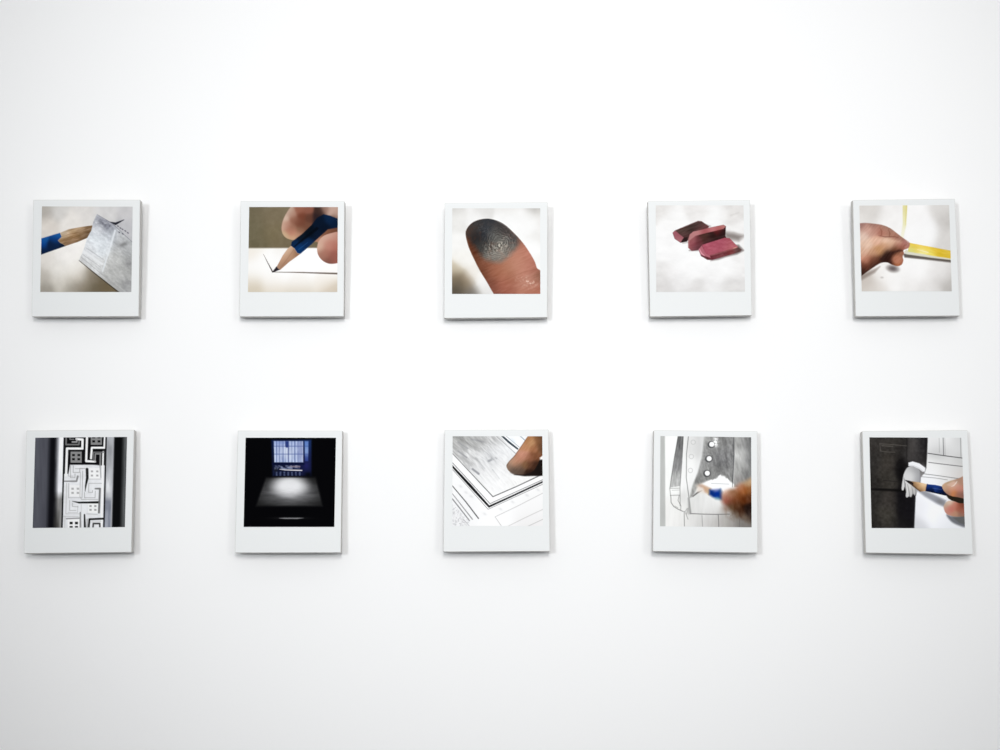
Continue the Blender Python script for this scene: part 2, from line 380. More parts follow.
def art_hand_yellow_strip(p):
    p.put(p.field([(60, 60, (214, 209, 204)), (120, 90, (204, 199, 194)), (250, 80, (230, 226, 223)), (450, 80, (240, 237, 235)), (640, 60, (214, 210, 206)),
                   (690, 150, (200, 196, 192)), (690, 300, (212, 208, 204)), (520, 230, (242, 240, 239)), (250, 150, (236, 232, 229)),
                   (60, 140, (222, 217, 212)), (450, 520, (242, 239, 237)), (640, 540, (232, 228, 225)), (700, 620, (186, 182, 178)),
                   (400, 650, (228, 224, 221)), (200, 560, (236, 231, 227)), (80, 650, (216, 209, 202)), (150, 660, (214, 207, 200)),
                   (300, 600, (240, 237, 234)), (690, 520, (212, 208, 205)), (60, 610, (190, 180, 172)), (560, 670, (218, 214, 211))], 55))
    p.grain(3, sx=60, seed=41)
    p.put((190, 184, 180), p.ell(195, 582, 12, 7, 0, 12) * .7)
    ys = p.poly([(350, 20), (384, 20), (378, 190), (354, 290), (332, 290), (350, 180)], 10)
    p.put(p.field([(365, 60, (224, 216, 150)), (360, 150, (232, 228, 176)), (350, 240, (238, 235, 206))], 40), ys * .9)
    p.put((214, 196, 96), p.line([(380, 30), (376, 100), (370, 190)], [8, 8, 2], 8) * .5)
    p.put((84, 76, 70), p.poly([(350, 402), (540, 420), (720, 445), (720, 470), (540, 450), (365, 432)], 16) * .9)
    p.put((216, 214, 196), p.poly([(375, 372), (395, 383), (720, 432), (720, 452), (560, 434), (380, 408), (358, 392)], 8))
    tp = p.poly([(400, 322), (720, 383), (720, 442), (600, 424), (388, 388)], 6)
    p.put(p.field([(430, 340, (236, 200, 70)), (520, 360, (240, 206, 76)), (600, 380, (226, 190, 60)), (690, 395, (228, 196, 80)),
                   (420, 375, (222, 222, 142)), (500, 392, (244, 240, 176)), (560, 405, (238, 222, 110)), (640, 415, (216, 182, 50)),
                   (690, 425, (222, 188, 60)), (470, 360, (238, 210, 100))], 24), tp)
    p.grain(8, tp, sx=60, sy=10, ang=10, seed=43)
    p.put((252, 250, 220), tp * p.line([(460, 372), (540, 394)], [3, 8], 8) * .7)
    p.put((84, 74, 74), p.ell(276, 515, 38, 22, 10, 40) * .85)
    p.put((120, 106, 98), p.poly([(20, 575), (120, 530), (180, 500), (140, 545), (30, 610)], 24) * .6)
    h = p.poly([(-60, 220), (10, 182), (60, 173), (130, 178), (200, 189), (255, 212), (300, 245), (350, 284), (394, 314), (404, 335), (394, 360),
                (356, 378), (359, 400), (350, 425), (354, 455), (342, 485), (312, 497), (270, 486), (230, 468), (180, 476), (110, 520), (30, 578), (-60, 640)], 8, True)
    p.put(p.field([(40, 186, (150, 112, 104)), (72, 218, (200, 156, 142)), (130, 186, (156, 116, 104)), (61, 264, (222, 194, 178)), (82, 332, (222, 188, 166)),
                   (61, 400, (214, 174, 150)), (160, 306, (222, 176, 152)), (238, 298, (228, 194, 170)), (264, 332, (220, 178, 150)), (176, 379, (190, 142, 100)),
                   (130, 400, (200, 154, 124)), (321, 332, (196, 142, 122)), (373, 332, (184, 116, 108)), (389, 311, (156, 118, 110)), (395, 340, (176, 128, 112)),
                   (150, 228, (188, 138, 122)), (110, 240, (200, 156, 140)), (191, 238, (156, 98, 82)), (222, 238, (212, 154, 134)), (252, 259, (132, 84, 68)),
                   (274, 249, (196, 146, 122)), (300, 262, (164, 112, 96)), (331, 288, (152, 112, 96)), (220, 208, (150, 118, 104)), (270, 226, (136, 104, 92)),
                   (220, 350, (200, 152, 120)), (238, 408, (48, 30, 24)), (207, 452, (50, 30, 25)), (264, 470, (66, 38, 30)), (150, 450, (96, 56, 42)),
                   (290, 372, (92, 54, 36)), (340, 366, (130, 76, 62)), (61, 500, (100, 56, 42)), (108, 457, (142, 88, 68)), (70, 441, (192, 132, 108)),
                   (50, 540, (52, 32, 27)), (130, 485, (60, 36, 30)), (305, 441, (190, 128, 100)), (337, 462, (152, 94, 74)), (311, 480, (170, 98, 58)),
                   (326, 400, (176, 122, 90)), (274, 441, (110, 68, 54)), (345, 420, (150, 100, 82)), (300, 405, (96, 56, 42))], 23), h)
    p.put((46, 26, 22), h * p.poly([(180, 452), (214, 416), (262, 388), (330, 372), (356, 382), (300, 396), (268, 416), (258, 446), (266, 480), (200, 474)], 24) * .75)
    p.put((186, 124, 98), h * p.ell(310, 448, 34, 32, 0, 26) * .8)
    p.put((228, 190, 166), h * p.line([(110, 300), (240, 300), (330, 316)], [30, 24, 12], 40) * .5)
    p.grain(8, h, sx=50, sy=8, ang=-50, seed=44)
    p.put((120, 74, 62), h * p.line([(170, 268), (220, 278), (290, 276), (320, 284)], [2, 7, 6, 2], 9) * .75)
    p.put((126, 74, 60), h * p.line([(182, 214), (194, 240), (188, 268)], [2, 7, 5], 9) * .6)
    p.put((116, 70, 56), h * p.line([(244, 224), (254, 252), (250, 272)], [2, 8, 6], 9) * .6)
    p.put((228, 206, 196), h * p.line([(372, 300), (392, 318)], [3, 7], 9) * .7)
    p.put((104, 60, 48), h * p.line([(354, 352), (362, 340), (380, 338)], [2, 4, 3], 8) * .6)
    for k in range(6):
        x = 120 + k * 20
        p.put((150, 100, 76), h * p.line([(x, 360 + k * 4), (x - 34, 420 + k * 2)], [2, 6], 8) * .28)

def art_key_pattern(p):
    s = (p.Y - 28) * 0.026
    U = p.X + s
    def band(a, b, soft=6.0):
        q = np.clip((U - a) / soft + .5, 0, 1) * np.clip((b - U) / soft + .5, 0, 1)
        return q
    yy = p.Y
    low = np.clip((yy - 430) / 60, 0, 1)
    p.put((78, 79, 87))
    p.grain(5, sx=20, sy=200, seed=51)
    p.put((14, 14, 18), band(146, 262, 30))
    p.put((52, 53, 60), band(60, 150, 40) * np.clip((p.X - 80) / 80, 0, 1) * .4)
    g = np.clip((U - 182) / 42, 0, 1) ** 1.5
    top = np.array([(226, 227, 232)]); bot = np.array([(128, 127, 126)])
    c = top * (1 - low)[:, None] + bot * low[:, None]
    p.c = p.c * (1 - (band(170, 258, 6) * g)[:, None]) + c * (band(170, 258, 6) * g)[:, None]
    p.grain(12, band(190, 250), sx=30, sy=120, seed=52)
    p.put((200, 200, 206), band(205, 245, 10) * p.blob(225, 340, 20, 70) * .5)
    p.put((40, 38, 36), band(196, 236, 16) * np.clip((yy - 560) / 120, 0, 1) * .6)
    # right column
    p.put((172, 174, 178), band(562, 640, 10))
    p.put((132, 134, 138), band(562, 640, 8) * p.blob(600, 130, 26, 80) * .8)
    p.put((218, 219, 222), band(562, 632, 8) * p.blob(585, 400, 22, 60) * .8)
    p.put((116, 120, 132), band(562, 622, 8) * np.clip((yy - 470) / 40, 0, 1) * .9)
    p.put((158, 162, 172), band(570, 600, 8) * np.clip((yy - 560) / 60, 0, 1) * .7)
    p.grain(10, band(566, 625), sx=20, sy=70, seed=53)
    p.put((12, 13, 14), band(632, 760, 12))
    rt = np.clip((U - 686) / 30, 0, 1)
    p.c = p.c * (1 - rt[:, None] * .9) + np.array([(92, 94, 95)]) * rt[:, None] * .9
    p.grain(8, rt, sx=14, sy=90, seed=54)
    # pattern ribbon
    rib = band(262, 568, 5)
    dark_zone = p.poly([(200, -20), (640, -20), (640, 236), (530, 236), (470, 232), (300, 232), (288, 300), (200, 300)], 10)
    p.put((214, 215, 218), rib)
    p.grain(6, rib, sx=40, seed=55)
    p.put((13, 13, 15), rib * dark_zone)
    L = lambda pts, wd, col, a=1.0, soft=5: p.put((col,) * 3 if not hasattr(col, '__len__') else col, p.line([(x - (y - 28) * .026, y) for x, y in pts], wd, soft) * rib * a)
    W = 224
    L([(278, 310), (280, 110), (395, 110), (395, 42), (350, 38)], 18, W)
    L([(352, 38), (352, 60), (318, 60)], 11, 180, .8)
    L([(272, 20), (272, 80), (368, 80), (370, 56)], 12, 120, .9)
    L([(300, 20), (300, 40), (330, 40)], 9, 150, .7)
    L([(428, 20), (426, 205), (492, 208)], 17, W)
    L([(562, 24), (560, 104), (466, 104), (462, 184)], 16, W)
    L([(492, 208), (494, 150), (532, 150)], 10, 150, .9)
    L([(532, 150), (532, 236)], 14, 132, .9)
    L([(552, 135), (554, 700)], 12, 228)
    L([(560, 138), (480, 138), (478, 200)], 9, 120, .9)
    def square(cx, cy, fill, dot, r=44, d=22, dr=10, a=1.0):
        cx -= (cy - 28) * .026
        p.put((fill,) * 3, rib * a * p.poly([(cx - r, cy - r), (cx + r, cy - r), (cx + r, cy + r), (cx - r, cy + r)], 6))
        for i in (-1, 1):
            for j in (-1, 1):
                x, y = cx + i * d, cy + j * d * .78
                p.put((dot,) * 3, rib * a * p.poly([(x - dr, y - dr * .8), (x + dr, y - dr * .8), (x + dr, y + dr * .8), (x - dr, y + dr * .8)], 6))
    square(350, 175, 132, 18, 42, 20, 10)
    square(498, 40, 128, 16, 42, 20, 10)
    square(492, 298, 226, 160, 40, 20, 8)
    square(350, 428, 224, 166, 42, 20, 9)
    square(486, 556, 224, 150, 36, 18, 8)
    square(346, 684, 226, 20, 46, 20, 11)
    t, g1 = 4.5, 158
    L([(310, 240), (312, 330), (345, 330), (345, 300)], t, g1)
    L([(330, 240), (330, 290), (380, 290), (380, 260), (420, 260)], t, g1)
    L([(296, 300), (296, 318), (330, 318)], t, g1, .8)
    L([(345, 262), (402, 262)], t, g1, .8)
    L([(402, 280), (402, 480)], t, g1)
    L([(420, 440), (420, 480), (500, 480), (500, 430)], t, g1)
    L([(385, 290), (386, 470), (398, 492), (520, 492)], t, 170)
    L([(448, 340), (540, 340)], t, 172, .8)
    L([(455, 372), (545, 372)], t, g1, .8)
    L([(450, 372), (450, 440), (480, 440), (480, 425)], t, g1, .9)
    L([(300, 372), (300, 480), (400, 480)], t, 170)
    L([(284, 372), (284, 600), (390, 600)], t, 176, .9)
    L([(310, 500), (312, 575), (360, 575)], t, 166, .9)
    L([(330, 520), (332, 545), (375, 548)], t, g1, .9)
    L([(300, 590), (372, 590), (372, 540)], t, 176, .8)
    L([(268, 618), (380, 618)], t, 172, .8)
    L([(398, 530), (398, 620)], t, 184, .8)
    L([(440, 600), (520, 605)], t, 170, .8)
    L([(262, 356), (358, 356), (366, 320)], [9, 12, 14], 118, .85)
    L([(434, 266), (438, 330), (428, 388), (424, 432)], [20, 20, 12, 3], 30)
    L([(532, 240), (540, 330)], [12, 6], 150, .7)
    L([(330, 506), (380, 516), (530, 514)], [3, 13, 17], 34)
    L([(500, 412), (535, 412), (532, 590)], [10, 14, 15], 104, .9)
    L([(290, 636), (386, 632)], 9, 120, .8)
    L([(392, 590), (396, 705)], [10, 13], 128, .9)
    L([(278, 620), (276, 705)], 12, 190, .6)
    L([(424, 606), (430, 705)], [10, 16], 26)
    L([(458, 705), (462, 640), (566, 636)], 14, 24)
    L([(490, 705), (492, 672), (540, 672), (542, 705)], 12, 60)
    L([(476, 660), (550, 656)], 7, 190, .7)
    L([(445, 640), (446, 705)], 8, 140, .8)
    p.put((18, 18, 20), band(252, 263, 5))
    p.put((20, 20, 22), band(566, 577, 5))

def art_dark_room(p):
    p.put((6, 6, 8))
    win = p.poly([(228, 44), (528, 44), (528, 316), (236, 318)], 20)
    p.put(p.field([(240, 80, (16, 28, 62)), (360, 50, (18, 30, 66)), (500, 80, (26, 46, 92)), (520, 200, (16, 24, 58)), (490, 220, (36, 38, 84)), (250, 250, (16, 22, 48)),
                   (500, 290, (10, 14, 38)), (360, 240, (14, 18, 40))], 60), win)
    m = p.poly([(246, 54), (466, 54), (466, 214), (250, 214)], 8)
    st = .5 + .5 * np.sin(p.X * 2 * math.pi / 23 + 1.2)
    br = np.clip(.45 + .55 * st + .25 * p.noise(20, 60, seed=61), 0, 1)
    cA = np.array([(92, 108, 156)]); cB = np.array([(188, 200, 226)])
    c = cA * (1 - br)[:, None] + cB * br[:, None]
    p.c = p.c * (1 - m[:, None]) + c * m[:, None]
    p.put((210, 214, 224), m * p.blob(345, 140, 50, 50) * .5)
    p.put((96, 118, 180), m * p.blob(300, 64, 90, 22) * .5)
    p.put((120, 126, 170), m * p.blob(450, 130, 26, 80) * .5)
    for y in (92, 152):
        p.put((60, 78, 140), m * p.line([(240, y), (470, y)], 5, 6) * .75)
    p.put((34, 50, 110), m * p.line([(345, 54), (345, 90)], 26, 8) * .9)
    p.put((44, 60, 118), m * p.line([(354, 90), (354, 214)], 6, 6) * .8)
    for x in (268, 318, 404, 436):
        p.put((56, 76, 140), m * p.line([(x, 54), (x, 214)], 4, 6) * .6)
    r = p.poly([(478, 54), (506, 54), (504, 205), (480, 205)], 10)
    p.put(p.field([(490, 70, (96, 130, 196)), (490, 130, (140, 166, 214)), (490, 190, (52, 70, 140))], 25), r * .9)
    for y in (92, 152):
        p.put((50, 70, 140), r * p.line([(470, y), (520, y)], 5, 6) * .7)
    p.put((34, 34, 92), p.blob(490, 240, 22, 30) * .7)
    p.put((10, 16, 46), p.line([(238, 226), (470, 226)], 14, 8) * .9)
    q = p.poly([(248, 238), (440, 236), (440, 262), (250, 270)], 8)
    p.put((122, 130, 158), q * np.clip(.5 + .7 * p.noise(18, 10, seed=62), 0, 1))
    q = p.poly([(246, 284), (462, 284), (462, 314), (246, 316)], 8)
    p.put((96, 108, 140), q * np.clip(.35 + .5 * np.sin(p.X / 4.6) + .2 * p.noise(15, seed=63), 0, 1) * .8)
    p.put((236, 232, 236), p.line([(290, 266), (330, 271), (456, 275)], [4, 7, 8], 6) * .95)
    p.put((150, 132, 138), p.line([(370, 246), (440, 246)], [8, 12], 10) * .7)
    p.put((24, 26, 32), p.blob(262, 272, 14, 16) * .8)
    p.put((6, 7, 10), p.blob(505, 306, 26, 18) * .9)
    t = p.poly([(188, 328), (560, 326), (612, 542), (112, 542)], 22)
    lum = 14 + 58 * p.blob(370, 480, 240, 90) + 96 * p.blob(365, 405, 165, 85)
    lum = lum * (1 + .13 * p.noise(90, 26, seed=64))
    p.c = p.c * (1 - t[:, None]) + lum[:, None] * np.array([(1.0, 1.0, 1.02)]) * t[:, None]
    p.put((236, 236, 238), t * np.clip(p.ell(365, 390, 118, 70, 0, 80), 0, 1) * .88)
    p.put((150, 150, 152), t * p.blob(370, 450, 150, 26) * (.35 + .3 * p.noise(60, 14, seed=65)))
    p.put((10, 10, 14), t * p.line([(180, 326), (290, 322), (560, 326)], [12, 4, 12], 14) * .6)
    p.put((20, 20, 22), p.line([(110, 545), (615, 545)], 5, 6) * .6)
    p.put((190, 190, 192), p.line([(285, 632), (330, 633), (420, 633), (470, 631)], [1, 8, 8, 1], 7) * .95)
    p.put((60, 60, 62), p.blob(375, 632, 120, 8) * .5)

def art_finger_on_drawing(p):
    p.put(p.field([(60, 320, (242, 242, 242)), (400, 420, (248, 248, 248)), (600, 250, (244, 243, 242)), (300, 640, (250, 249, 249)),
                   (650, 520, (240, 239, 239)), (80, 600, (236, 236, 238)), (660, 670, (228, 226, 226)), (450, 100, (246, 247, 248)), (620, 40, (232, 234, 236))], 80))
    sk = p.poly([(0, -20), (345, -20), (500, 145), (560, 300), (640, 330), (322, 465), (0, 128)], 18)
    p.put(p.field([(60, 40, (164, 164, 162)), (200, 40, (176, 176, 175)), (320, 40, (200, 200, 200)), (60, 140, (196, 196, 196)),
                   (180, 150, (202, 202, 202)), (300, 180, (204, 205, 207)), (400, 130, (222, 223, 225)), (250, 260, (216, 216, 217)),
                   (420, 260, (232, 232, 232)), (330, 340, (234, 234, 234)), (330, 430, (242, 242, 242)), (540, 320, (240, 238, 236))], 50), sk)
    p.grain(22, sk * (p.blob(120, 60, 260, 220)), sx=70, sy=12, ang=42, seed=71)
    p.grain(11, sk, sx=40, sy=10, ang=50, seed=72)
    for x0, y0, x1, y1, ww, a in ((60, 60, 130, 110, 9, .5), (60, 130, 125, 178, 8, .6), (160, 40, 250, 60, 12, .35), (170, 265, 215, 300, 14, .7),
                                  (290, 204, 308, 196, 14, .55), (312, 182, 326, 194, 6, .4), (340, 178, 350, 186, 8, .35), (320, 270, 370, 335, 6, .3), (190, 180, 260, 260, 6, .3)):
        p.put((122, 124, 130), p.line([(x0, y0), (x1, y1)], ww, 14) * a)
    p.put((92, 92, 92), p.line([(10, 138), (110, 245), (322, 472), (500, 395), (710, 296)], [4, 5, 7, 7, 7], 5) * .95)
    p.put((250, 250, 250), p.line([(10, 180), (310, 500), (710, 325)], 22, 8) * .9)
    p.put((96, 96, 98), p.line([(10, 208), (300, 524), (710, 338)], [5, 5, 5], 5) * .85)
    p.put((28, 28, 30), p.line([(10, 236), (150, 388), (293, 546), (460, 470), (710, 354)], [14, 20, 14, 12, 12], 6))
    p.put((112, 112, 114), p.line([(10, 258), (286, 566), (710, 372)], 4, 5) * .85)
    p.put((150, 152, 154), p.line([(340, 10), (420, 82), (492, 148)], 4, 6) * .8)
    p.put((40, 50, 60), p.line([(386, 10), (440, 60), (506, 112)], [12, 15, 12], 6) * .95)
    p.put((130, 138, 146), p.line([(414, 10), (520, 100)], 4, 6) * .8)
    p.put((150, 164, 176), p.line([(520, 10), (560, 46)], [6, 8], 6) * .8)
    p.put((196, 214, 228), p.blob(470, 50, 30, 16, 45) * .5)
    p.put((52, 52, 54), p.line([(10, 382), (120, 512), (214, 634)], [6, 7, 8], 5) * .9)
    p.put((108, 108, 110), p.line([(10, 440), (168, 640)], [5, 7], 6) * .8)
    p.put((96, 96, 98), p.line([(10, 478), (146, 650)], [8, 7], 6) * .8)
    p.put((130, 130, 132), p.line([(100, 640), (150, 696)], 4, 6) * .6)
    dn = p.poly([(0, 500), (150, 664), (120, 710), (0, 710)], 16)
    p.put((190, 190, 192), dn * np.clip(.35 + .6 * p.noise(8, seed=74), 0, 1))
    for x, y in ((80, 395), (160, 470), (380, 565), (470, 512), (578, 462), (660, 420), (260, 600), (120, 440)):
        p.put((208, 208, 210), p.blob(x, y, 18, 10, 30) * .7)
    p.put((184, 183, 182), p.line([(385, 690), (338, 622), (500, 545), (710, 438)], 5, 6) * .9)
    p.put((190, 188, 187), p.line([(430, 694), (560, 630), (710, 560)], 5, 6) * .9)
    p.put((178, 176, 175), p.line([(580, 694), (710, 634)], 5, 6) * .8)
    p.put((44, 40, 42), p.poly([(600, 290), (650, 220), (668, 196), (720, 186), (720, 312), (640, 316)], 14) * .95)
    p.put((96, 82, 74), p.poly([(450, 292), (560, 292), (640, 275), (660, 312), (560, 318), (480, 306)], 12) * .85)
    p.put((26, 20, 18), p.poly([(560, 318), (480, 308), (520, 290), (640, 230), (664, 200), (720, 196), (720, 314)], 12) * .95)
    f = p.poly([(640, -60), (582, 20), (540, 82), (507, 130), (480, 168), (446, 204), (424, 236), (434, 270), (463, 294), (510, 306), (566, 304),
                (622, 280), (655, 235), (678, 184), (700, 160), (760, 120), (760, -40)], 9, True)
    p.put(p.field([(485, 213, (190, 140, 112)), (551, 156, (198, 142, 120)), (608, 63, (190, 146, 106)), (586, 41, (170, 118, 78)), (661, 41, (134, 92, 62)),
                   (679, 103, (96, 66, 46)), (595, 182, (146, 96, 72)), (639, 169, (120, 76, 52)), (564, 235, (130, 94, 66)), (529, 270, (90, 72, 62)),
                   (445, 244, (134, 110, 94)), (485, 279, (92, 76, 66)), (595, 286, (44, 28, 22)), (640, 235, (60, 38, 28)), (460, 205, (176, 138, 116)),
                   (520, 190, (184, 130, 106)), (560, 100, (184, 132, 96)), (640, 110, (160, 108, 76)), (510, 240, (140, 108, 88)), (600, 235, (96, 62, 46)),
                   (690, 30, (90, 62, 46))], 20), f)
    p.grain(7, f, sx=40, sy=8, ang=-50, seed=75)
    p.put((96, 76, 60), f * p.line([(582, 22), (507, 132), (480, 170), (440, 212), (426, 240)], [5, 8, 8, 6, 5], 9) * .7)
    p.put((246, 238, 232), p.poly([(692, 166), (668, 182), (690, 194), (720, 190), (720, 160)], 8) * .8)

def art_coat_drawing(p):
    p.put(p.field([(100, 60, (242, 243, 240)), (80, 300, (240, 241, 238)), (130, 640, (232, 231, 228)), (300, 60, (214, 214, 213)),
                   (270, 300, (236, 236, 235)), (400, 540, (226, 226, 224)), (300, 520, (214, 214, 212)), (450, 400, (246, 246, 245)), (280, 650, (206, 205, 203)),
                   (400, 650, (198, 196, 194)), (520, 650, (172, 168, 164)), (200, 640, (226, 225, 222)), (640, 660, (120, 116, 112))], 60))
    p.put((188, 189, 187), p.poly([(0, -10), (52, -10), (56, 720), (0, 720)], 12))
    p.grain(4, sx=20, sy=120, seed=81)
    dk = p.poly([(352, -10), (576, -10), (566, 372), (528, 350), (500, 318), (465, 312), (430, 340), (370, 352), (330, 372), (290, 410), (262, 470), (240, 478),
                 (262, 380), (300, 290), (330, 170)], 20)
    dk = np.clip(dk, 0, 1)
    p.put(p.field([(370, 40, (160, 160, 158)), (480, 60, (132, 132, 131)), (540, 150, (128, 128, 128)), (360, 160, (150, 150, 149)),
                   (480, 200, (116, 116, 117)), (330, 270, (150, 150, 149)), (450, 280, (132, 132, 131)), (540, 300, (138, 138, 137)),
                   (310, 340, (140, 140, 138)), (260, 440, (150, 150, 148)), (400, 320, (136, 136, 134))], 45), dk)
    p.grain(20, dk, sx=60, sy=14, ang=75, seed=82)
    p.grain(10, dk, sx=14, seed=83)
    p.put((196, 196, 195), p.blob(300, 120, 34, 170) * .45)
    rg = p.poly([(574, -10), (720, -10), (720, 400), (570, 400)], 8)
    p.put(p.field([(590, 40, (172, 172, 170)), (640, 60, (150, 150, 149)), (690, 60, (104, 104, 104)), (620, 160, (196, 196, 194)),
                   (690, 180, (120, 120, 120)), (610, 260, (170, 170, 168)), (680, 300, (128, 128, 127)), (600, 360, (156, 154, 152))], 34), rg)
    p.grain(16, rg, sx=50, sy=16, ang=80, seed=84)
    p.put((70, 70, 72), p.line([(568, 20), (570, 160), (558, 400)], [6, 7, 4], 6) * .8)
    slv = p.poly([(152, -10), (192, -10), (184, 150), (166, 392), (92, 404), (100, 330), (124, 170)], 8)
    p.put(p.field([(170, 40, (112, 112, 112)), (155, 150, (128, 128, 128)), (140, 240, (142, 142, 142)), (120, 330, (172, 172, 171)),
                   (130, 390, (200, 200, 199)), (175, 100, (104, 104, 104))], 36), slv)
    p.grain(18, slv, sx=40, sy=9, ang=96, seed=85)
    G = (96, 96, 96)
    for pts, w, a in (([(152, 20), (124, 170), (100, 330), (90, 404)], 5, .8), ([(190, 20), (180, 200), (165, 400), (166, 540)], 4, .8),
                      ([(228, 20), (214, 150), (212, 330), (232, 480), (244, 600)], 5, .75), ([(90, 410), (160, 408)], 4, .6),
                      ([(92, 462), (164, 460)], 4, .7), ([(88, 408), (94, 462)], 4, .7), ([(104, 424), (160, 422)], 3, .5),
                      ([(96, 464), (98, 515), (118, 545), (150, 565), (184, 580)], 5, .8), ([(158, 464), (150, 500), (172, 540), (170, 570)], 4, .6),
                      ([(125, 540), (150, 555)], 3, .5), ([(244, 598), (340, 602), (430, 604), (535, 602)], 5, .9),
                      ([(184, 580), (205, 582), (218, 560)], 4, .5), ([(196, 585), (198, 690)], 5, .7), ([(330, 612), (334, 692)], 4, .5),
                      ([(452, 610), (456, 695)], 6, .7), ([(612, 640), (612, 700)], 5, .7), ([(205, 590), (225, 640)], 4, .5)):
        p.put(G, p.line(pts, w, 6) * a)
    p.put((150, 150, 149), p.poly([(222, 480), (236, 480), (252, 600), (228, 604)], 12) * .6)
    p.put((112, 112, 112), p.line([(225, 560), (215, 600)], 6, 14) * .5)
    for x, y in ((264, 62), (250, 170), (243, 275)):
        p.put((188, 188, 187), (p.ell(x, y, 19, 19, 0, 6) - p.ell(x, y, 14, 14, 0, 6)) * .8)
    for x, y in ((403, 78), (384, 186), (370, 296)):
        p.put((66, 66, 68), p.ell(x - 3, y + 2, 28, 27, 0, 9) * .85)
        p.put((246, 246, 245), p.ell(x, y, 19, 19, 0, 7))
    p.put((246, 246, 245), np.clip(p.blob(434, 62, 20, 30) * (1.1 + 1.2 * p.noise(12, seed=86)), 0, 1))
    wh = p.poly([(332, 386), (372, 362), (398, 344), (410, 350), (424, 338), (446, 342), (454, 316), (468, 306), (480, 330), (494, 326), (504, 340), (520, 332), (534, 350), (544, 372), (540, 440), (400, 440)], 9)
    p.put((248, 248, 248), wh)
    p.put((150, 156, 160), p.line([(400, 372), (530, 378)], 4, 6) * .7)
    p.put((62, 60, 60), p.line([(262, 470), (296, 442), (330, 425)], [5, 10, 5], 10) * .85)
    p.put((226, 212, 200), p.poly([(286, 388), (330, 372), (372, 392), (400, 410), (392, 462), (340, 446), (296, 436)], 34) * .85)
    p.put((196, 156, 124), p.poly([(330, 384), (366, 398), (398, 412), (386, 458), (352, 436)], 24) * .8)
    p.put((176, 138, 118), p.blob(322, 392, 20, 10, 30) * .6)
    p.put((176, 170, 110), p.line([(390, 412), (378, 456)], 8, 14) * .5)
    bl = p.poly([(386, 418), (470, 412), (486, 440), (484, 500), (432, 490), (384, 456)], 28)
    p.put(p.field([(430, 418, (126, 136, 188)), (412, 446, (10, 44, 120)), (440, 452, (2, 42, 142)), (466, 462, (6, 48, 128)), (445, 494, (110, 150, 172)),
                   (478, 430, (60, 90, 140))], 13), bl)
    hd = p.poly([(474, 480), (482, 440), (520, 418), (566, 410), (600, 380), (640, 362), (760, 340), (760, 650), (650, 640), (590, 610), (530, 566), (486, 520)], 50, True)
    p.put(p.field([(500, 437, (216, 178, 158)), (520, 502, (150, 84, 72)), (490, 480, (160, 108, 88)), (560, 447, (150, 108, 80)), (540, 470, (140, 94, 70)), (650, 427, (150, 86, 42)),
                   (590, 532, (84, 52, 32)), (615, 582, (64, 38, 24)), (680, 557, (32, 20, 16)), (600, 390, (186, 148, 130)), (665, 366, (180, 148, 114)),
                   (540, 542, (100, 78, 58)), (600, 470, (118, 66, 34)), (650, 490, (96, 50, 24)), (690, 430, (140, 92, 56)), (690, 480, (80, 44, 26)),
                   (570, 500, (120, 68, 44)), (620, 410, (160, 100, 66)), (690, 620, (50, 38, 34))], 22), hd)
    p.grain(10, hd, sx=50, sy=24, ang=80, seed=87)
    st = np.clip(.5 + .8 * p.noise(22, 60, seed=88), 0, 1)
    p.put((112, 96, 82), p.poly([(500, 560), (560, 570), (700, 620), (700, 680), (600, 660), (520, 620)], 50) * st * .8)
    p.put((150, 120, 104), p.blob(505, 560, 30, 26, 40) * .5)

